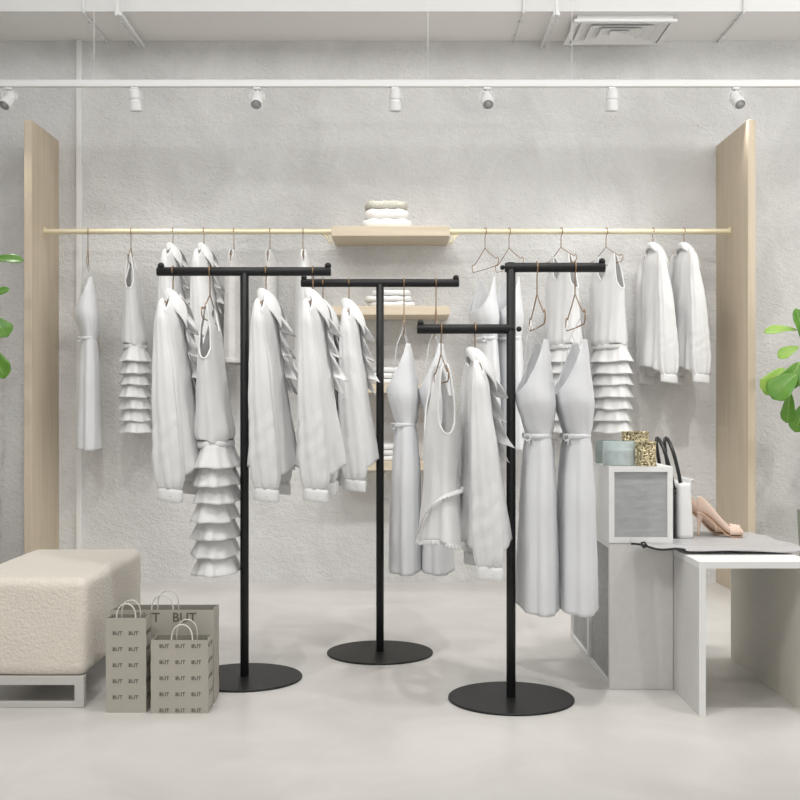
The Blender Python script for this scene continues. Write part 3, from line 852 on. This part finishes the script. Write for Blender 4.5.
shopping_bag(bagF[0], bagF[1], 3.83, 3.905, .326, 0, 'tall narrow taupe paper shopping bag, nearest to the cream bench', (-.029, .026), 6, .0185, -.0, .033, .052, .053)
bagG = (X(151, 3.82), X(208, 3.82))
shopping_bag(bagG[0], bagG[1], 3.82, 3.915, .252, 0, 'short taupe paper shopping bag in front on the right, covered in rows of lettering', (-.052, .003, .058), 5, .0185, .008, .036, .056, .0215)
bagH = (X(111, 3.95), X(214, 3.95))
shopping_bag(bagH[0], bagH[1], 3.95, 4.055, .332, 0, 'large wide taupe paper shopping bag standing behind the two smaller ones', (-.052, .078), 1, .046, -.001, .038, .056, .028, big=True)

# ------------------------------------------------------------------ display boxes and table
def framed_panel(t, name, axis, c0, c1, z0, z1, pos, depth, fw):
    """thin white frame around a recessed grey panel. axis 'x-': faces -x ; 'y-': faces -y"""
    fb = bmesh.new()
    for (a0, a1, b0, b1) in ((c0, c1, z0, z0+fw), (c0, c1, z1-fw, z1), (c0, c0+fw, z0+fw, z1-fw), (c1-fw, c1, z0+fw, z1-fw)):
        if axis == 'x-': box(fb, pos, pos+depth, a0, a1, b0, b1)
        else: box(fb, a0, a1, pos, pos+depth, b0, b1)
    obj('frame', fb, M_frame, t)
    if axis == 'x-': pb = B(pos+depth*.7, pos+depth, c0+fw, c1-fw, z0+fw, z1-fw)
    else: pb = B(c0+fw, c1-fw, pos+depth*.7, pos+depth, z0+fw, z1-fw)
    obj(name, pb, M_greyp, t)
def display_box(y0, y1, label):
    x0, x1, h = .781, 1.018, .545
    t = thing('display_box', label, 'display box', (x0, y0, 0.0005), 0, 'white low display boxes')
    bm = B(.018, x1-x0, 0, y1-y0, 0, h)
    box(bm, 0, .018, 0, .003, 0, h); bmesh.ops.remove_doubles(bm, verts=bm.verts, dist=1e-6)
    obj('body', bm, M_cubemat, t)
    framed_panel(t, 'side_panel', 'x-', .003, y1-y0, 0, h, 0, .018, .020)
display_box(4.142, 4.615, 'off-white low display box with grey side panel, under the small framed box')
display_box(4.617, 5.09, 'off-white low display box directly behind the front one, near the wall')
t = thing('framed_box', 'small white cube box with recessed grey front panel, carrying glass and gold holders', 'display box', (.779, 4.14, .547))
w_, h_, d_ = .238, .285, .33
obj('body', B(0, w_, .014, d_, 0, h_), M_frame, t)
framed_panel(t, 'front_panel', 'y-', 0, w_, 0, h_, 0, .014, .020)

t = thing('display_table', 'white open-ended box table at right with beige inner sides', 'display table', (1.02, 3.79, 0))
TW, TDp, THh, TT = .392, .88, .525, .022
obj('left_side', B(0, TT, 0, TDp, .0005, THh-TT), M_cubemat, t)
obj('right_side', B(TW-TT, TW, 0, TDp, .0005, THh-TT), M_inner, t)
obj('table_top', B(0, TW, 0, TDp, THh-TT, THh), M_frame, t)
bm = bmesh.new()
box(bm, -.0005, TT+.0005, -.003, 0, .0005, THh-TT); box(bm, TW-TT-.0005, TW+.0005, -.003, 0, .0005, THh-TT); box(bm, -.0005, TW+.0005, -.003, 0, THh-TT, THh+.0003)
obj('edge_banding', bm, M_frame, t)

# grey cloth lying over the table and sticking out towards the boxes
bm = bmesh.new(); rows = []
n1, n2 = 60, 26
for j in range(n2+1):
    v = j/n2; row = []
    for i in range(n1+1):
        u = i/n1
        if j <= 8: y = 4.0+.128*j/8; xl = .832+.03*(j/8)**2; y -= .035*sin(min(1, u*2.2)*pi/2)*(1-j/8)-.012*u
        else: y = 4.145+.455*(j-9)/(n2-9); xl = 1.030
        xr = 1.50-.05*v; x = xl+(xr-xl)*u
        z = THh+.004+.0075*(1+noise.noise(Vector((x*6+y*5, y*9-x*4, 2))))+.002*sin(22*x+30*y)
        z += .009*exp(-((v-.10)/.10)**2)*(.4+.6*sin(9*x+.5)**2)
        left = max(0, (1.03-x)/.2); z += .020*left+.004*sin(left*9)
        row.append(Vector((x, y, z)))
    rows.append(row)
grid(bm, rows)
t = obj('grey_cloth', bm, M_greycloth, None, smooth=True, mods=(('solid', .004),))
tag(t, 'grey satin cloth spread over the display table with a dark rolled corner', 'cloth')
fr = rows[0][:18]
bm = bmesh.new(); tube(bm, [p+Vector((0, 0, .001)) for p in fr], .0042, 8)
obj('rolled_edge', bm, M_blackleather, t, smooth=True)
bm = bmesh.new(); q = rows[0][3]; tube(bm, [q+Vector((0, -.004, .006)), q+Vector((.012, -.008, .010)), q+Vector((.022, -.006, -.004)), q+Vector((.010, -.006, -.010)), q+Vector((0, -.004, .004))], .004, 8)
obj('corner_ring', bm, M_blackleather, t, smooth=True)

# ------------------------------------------------------------------ holders on the framed box
ZT = .8322
def holder(name, cx, cy, r, h, m, label, cat, grp, wall=.004, lid=None):
    t = thing(name, label, cat, (cx, cy, ZT), 0, grp)
    bm = bmesh.new()
    lathe(bm, [(0, .0003), (r-.003, .0003), (r, .004), (r, h-.003), (r-.001, h), (r-wall, h), (r-wall, .008), (0, .008)], seg=56)
    obj('cup', bm, m, t, smooth=False)
    for p in t.children[0].data.polygons: p.use_smooth = True
    t.children[0].modifiers.new('e', 'EDGE_SPLIT')
    bm = bmesh.new(); lathe(bm, [(0, .0085), (r-wall-.003, .0085), (r-wall-.003, h*.62), (0, h*.62)], seg=40)
    obj('candle_wax', bm, M_towel, t)
    bm = bmesh.new(); tube(bm, [(0, 0, h*.62), (.001, 0, h*.62+.012)], .0012, 6); obj('wick', bm, M_ink, t)
    if lid:
        for zz in lid:
            bm = bmesh.new(); pts = [(r*cos(2*pi*k/48)*1.01, r*sin(2*pi*k/48)*1.01, zz) for k in range(48)]
            tube(bm, pts, .003, 6, closed=True); obj('rim', bm, m, t, smooth=True)
holder('glass_candle_holder', .832, 4.222, .062, .092, M_teal, 'pale teal frosted glass candle holder, wide and in front', 'candle holder', 'candle holders on the framed box')
holder('glass_candle_holder', .822, 4.395, .050, .090, M_greyglass, 'grey-green glass candle holder behind the pale teal one', 'candle holder', 'candle holders on the framed box')
holder('gold_candle_holder', .927, 4.182, .036, .092, M_goldlace, 'small perforated gold candle holder at the front right corner', 'candle holder', 'candle holders on the framed box', lid=(.003, .089))
holder('gold_candle_holder', .925, 4.370, .053, .126, M_goldlace, 'taller perforated gold candle holder at the back', 'candle holder', 'candle holders on the framed box', lid=(.003, .123))

# ------------------------------------------------------------------ handbag
t = thing('handbag', 'white handbag with black side and black handles between boxes and shoes', 'handbag', (1.089, 4.47, THh+.0145), radians(0))
def bagshape(x0, x1, taper, y0, y1, h, bulge=.01):
    bm = bmesh.new(); rows = []
    for j in range(15):
        v = j/14; z = h*v; k = 1-taper*v+.25*bulge*sin(pi*v)/.01*.1
        row = []
        for i in range(40):
            a = 2*pi*i/40; c, s = cos(a), sin(a)
            X_ = math.copysign(abs(c)**.5, c); Y_ = math.copysign(abs(s)**.35, s)
            row.append(Vector(((x0+x1)/2+(x1-x0)/2*X_*k, (y0+y1)/2+(y1-y0)/2*Y_*(1-.12*v), z+.012*v*abs(Y_)**3)))
        rows.append(row)
    R_ = grid(bm, rows, True); bm.faces.new(R_[0]); bm.faces.new(R_[-1]); return bm
obj('white_body', bagshape(-.008, .066, .22, -.13, .13, .205), M_whiteleather, t, smooth=True)['label'] = 'white leather front panel'
obj('black_gusset', bagshape(-.034, -.007, .30, -.132, .132, .20), M_blackleather, t, smooth=True)['label'] = 'black leather side'
for xo in (-.032, -.002):
    bm = bmesh.new(); pts = [(xo+.024-.045*sin(pi*k/20)**.8*(1 if xo < -.01 else .9), -.075+.15*k/20 if False else -.085*cos(pi*k/20), .19+.20*sin(pi*k/20)**.7) for k in range(21)]
    tube(bm, pts, .0075, 10); h = obj('handle', bm, M_blackleather, t, smooth=True)
    bm = bmesh.new(); tube(bm, [(xo+.026+.012*cos(a*pi/8), -.086, .185+.012*sin(a*pi/8)) for a in range(16)], .003, 6, closed=True)
    obj('handle_ring', bm, M_goldlace, h, smooth=True)
bm = bmesh.new(); rows = []
for j in range(8):
    v = j/7; rows.append([Vector((.050+.022*v+.004*sin(3*u), -.09+.18*u/10, .205+.030*sin(v*2.2)-.01*v)) for u in range(11)])
grid(bm, rows); obj('flap', bm, M_whiteleather, t, smooth=True, mods=(('solid', .004),))

# ------------------------------------------------------------------ high heels
def shoe(loc, rz, label, scale=1.0):
    """pump pointing to local +X; heel at origin"""
    t = thing('high_heel_shoe', label, 'shoe', loc, rz, 'nude high heel shoes'); t.scale = (scale, scale, scale*1.14)
    # foot shell: stations along x: (x, z_bottom, z_top, halfwidth)
    st = [(-.008, .098, .150, .008), (.000, .094, .158, .018), (.014, .092, .157, .024), (.035, .085, .140, .027), (.062, .066, .112, .027), (.090, .040, .082, .030),
          (.115, .018, .056, .035), (.138, .008, .040, .038), (.150, .006, .040, .037), (.165, .006, .040, .034), (.180, .006, .036, .027), (.191, .007, .028, .016), (.196, .010, .018, .004)]
    bm = bmesh.new(); rows = []
    for k, (x, zb, zt, w) in enumerate(st):
        row = []
        opened = 2 <= k <= 7
        for i in range(25):
            a = pi*(-.5)+2*pi*i/24 if not opened else None
            if opened:   # U-shaped: open on top
                f = -1+2*i/24; aa = f*pi*.62
                y = w*sin(aa)*(1 if abs(aa) < pi/2 else 1.0); z = zb+(zt-zb)*(1-cos(aa))/(1-cos(pi*.62))
            else:
                f = -1+2*i/24; aa = f*pi*.97
                y = w*sin(aa); z = zb+(zt-zb)*(1-cos(aa))/2
            row.append(Vector((x, y, z)))
        rows.append(row)
    grid(bm, rows)
    obj('upper', bm, M_nude, t, smooth=True, mods=(('solid', .003), ('sub', 1)))
    bm = bmesh.new(); rows = []
    for k, (x, zb, zt, w) in enumerate(st[1:-1]):
        rows.append([Vector((x, w*.92*f, zb-.004 if abs(f) < 2 else 0)) for f in (-1, -.8, -.4, 0, .4, .8, 1)])
    grid(bm, rows); obj('sole', bm, M_sole, t, smooth=True, mods=(('solid', .005),))
    bm = bmesh.new()
    tube(bm, [(.014, 0, .092), (.010, 0, .080), (.002, 0, .055), (-.001, 0, .025), (-.002, 0, .001)], [.021, .016, .008, .0055, .006], 14)
    obj('heel', bm, M_nude, t, smooth=True)
    bm = bmesh.new(); rows = []   # gathered band over the toe
    for j in range(13):
        u = j/12; x = .134+.044*u
        rows.append([Vector((x+.003*sin(i*1.3), .0405*(1-.25*u)*sin(-pi*.55+pi*1.1*i/20), .010+.040*cos(-pi*.5+pi*i/20)**.7*(1-.15*u)+.002*sin(j*2.2) if 0 < i < 20 else .010)) for i in range(21)])
    grid(bm, rows); obj('toe_band', bm, M_nude, t, smooth=True, mods=(('solid', .003),))
    bm = bmesh.new(); lathe(bm, [(0, 0), (.006, 0), (.006, .004), (0, .004)], c=(-.002, 0, -.0005), seg=12); obj('heel_tip', bm, M_sole, t)
shoe((1.193, 4.44, THh+.0145), radians(-14), 'nude high heel shoe in front, its rounded toe pointing right', .88)
shoe((1.165, 4.55, THh+.0145), radians(-20), 'nude high heel shoe standing behind the other one', .9)

# ------------------------------------------------------------------ fiddle-leaf plants
def leaf(bm, vb, base, tip, width, up=(0, 0, 1), droop=.12, seed=0):
    base, tip = Vector(base), Vector(tip); ax = tip-base; L = ax.length; a = ax.normalized()
    side = a.cross(Vector(up)); side = side.normalized() if side.length > 1e-4 else a.orthogonal().normalized()
    nrm = side.cross(a).normalized(); rows = []; mid = []
    wt = [(0, .05), (.1, .35), (.3, .62), (.5, .80), (.7, 1.0), (.85, .86), (.95, .5), (1, .03)]
    for j in range(17):
        u = j/16; c = base+a*L*u+nrm*(L*droop*4*u*(1-u)*.5 - L*droop*u*u*.6); ww = interp(wt, u)*width/2
        row = []
        for k in range(-4, 5):
            f = k/4
            row.append(c+side*ww*f+nrm*(abs(f)**1.3*ww*.28+.05*ww*sin(9*u+seed+2*f)*abs(f)))
        rows.append(row); mid.append(c+nrm*.0015)
    grid(bm, rows); tube(vb, mid[:16], [.0022*(1-.8*i/16) for i in range(16)], 5)
def plant(label, base, trunk, leaves, ptz):
    bx, by = base
    t = thing('fiddle_leaf_plant', label, 'plant', (bx, by, 0), 0, 'fiddle leaf plants')
    bm = bmesh.new(); hw = .15; rows = []
    for z, s in ((.0005, .86), (ptz, 1.0), (ptz, .90), (ptz-.05, .89)):
        rows.append([Vector((x*hw*s, y*hw*s, z)) for x, y in ((-1, -1), (1, -1), (1, 1), (-1, 1))])
    R_ = grid(bm, rows, True); bm.faces.new(R_[0])
    obj('planter', bm, M_pot, t, mods=(('bevel', .006, 2),))
    obj('soil', B(-hw*.88, hw*.88, -hw*.88, hw*.88, ptz-.06, ptz-.045), M_soil, t)
    bm = bmesh.new(); O = Vector((bx, by, 0))
    for path, r in trunk: tube(bm, [Vector(p)-O for p in path], [r*(1-.5*i/(len(path)-1)) for i in range(len(path))], 8)
    tr = obj('trunk', bm, M_bark, t, smooth=True)
    for i, (b_, tp, w_, lit) in enumerate(leaves):
        lb = bmesh.new(); vb = bmesh.new()
        b_, tp = Vector(b_)-O, Vector(tp)-O
        leaf(lb, vb, b_, tp, w_, up=(0.15*sin(i), -.75, .65), droop=.12, seed=i)
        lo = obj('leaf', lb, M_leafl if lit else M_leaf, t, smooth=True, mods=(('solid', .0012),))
        obj('midrib', vb, M_vein, lo, smooth=True)
PD = 5.75
def q(px, py, d=PD): return P(px, py, d)
RB = (2.255, PD)
rnd = random.Random(5)
trunkR = [([(2.255, PD, .42), (2.25, PD, .8), (2.235, PD+.01, 1.05), (2.22, PD, 1.3), (2.23, PD, 1.62)], .012),
          ([(2.24, PD, .95), (2.20, PD-.03, 1.1), (2.13, PD-.05, 1.19)], .007)]
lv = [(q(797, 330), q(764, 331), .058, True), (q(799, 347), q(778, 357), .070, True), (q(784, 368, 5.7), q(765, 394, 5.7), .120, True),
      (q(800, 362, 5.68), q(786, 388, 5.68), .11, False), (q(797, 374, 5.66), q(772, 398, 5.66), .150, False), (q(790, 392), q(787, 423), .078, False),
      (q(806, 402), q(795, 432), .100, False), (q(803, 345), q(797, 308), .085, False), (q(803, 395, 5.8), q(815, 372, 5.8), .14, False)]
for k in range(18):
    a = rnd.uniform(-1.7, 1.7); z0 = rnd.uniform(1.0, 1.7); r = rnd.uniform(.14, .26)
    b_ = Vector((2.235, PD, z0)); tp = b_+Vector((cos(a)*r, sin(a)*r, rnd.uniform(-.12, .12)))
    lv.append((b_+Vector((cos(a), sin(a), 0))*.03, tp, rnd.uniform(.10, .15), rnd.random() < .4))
plant('bright green fiddle leaf plant in grey-green planter beside the right oak panel', RB, trunkR, lv, .515)
# left plant
LB = (-2.33, 5.75)
trunkL = [([(-2.33, 5.75, .42), (-2.32, 5.75, .9), (-2.30, 5.75, 1.3), (-2.31, 5.75, 1.85)], .012)]
lv = [(q(-14, 262), q(23, 259), .070, False), (q(-12, 300), q(9, 288), .055, False), (q(-8, 318), q(8, 336), .11, False), (q(-12, 345), q(5, 378), .11, False)]
for k in range(16):
    a = rnd.uniform(1.75, 4.5); z0 = rnd.uniform(1.1, 1.85); r = rnd.uniform(.14, .26)
    b_ = Vector((-2.31, 5.75, z0)); lv.append((b_+Vector((cos(a), sin(a), 0))*.03, b_+Vector((cos(a)*r, sin(a)*r, rnd.uniform(-.1, .12))), rnd.uniform(.1, .15), rnd.random() < .3))
plant('dark green fiddle leaf plant at the far left edge, before the left oak panel', LB, trunkL, lv, .50)
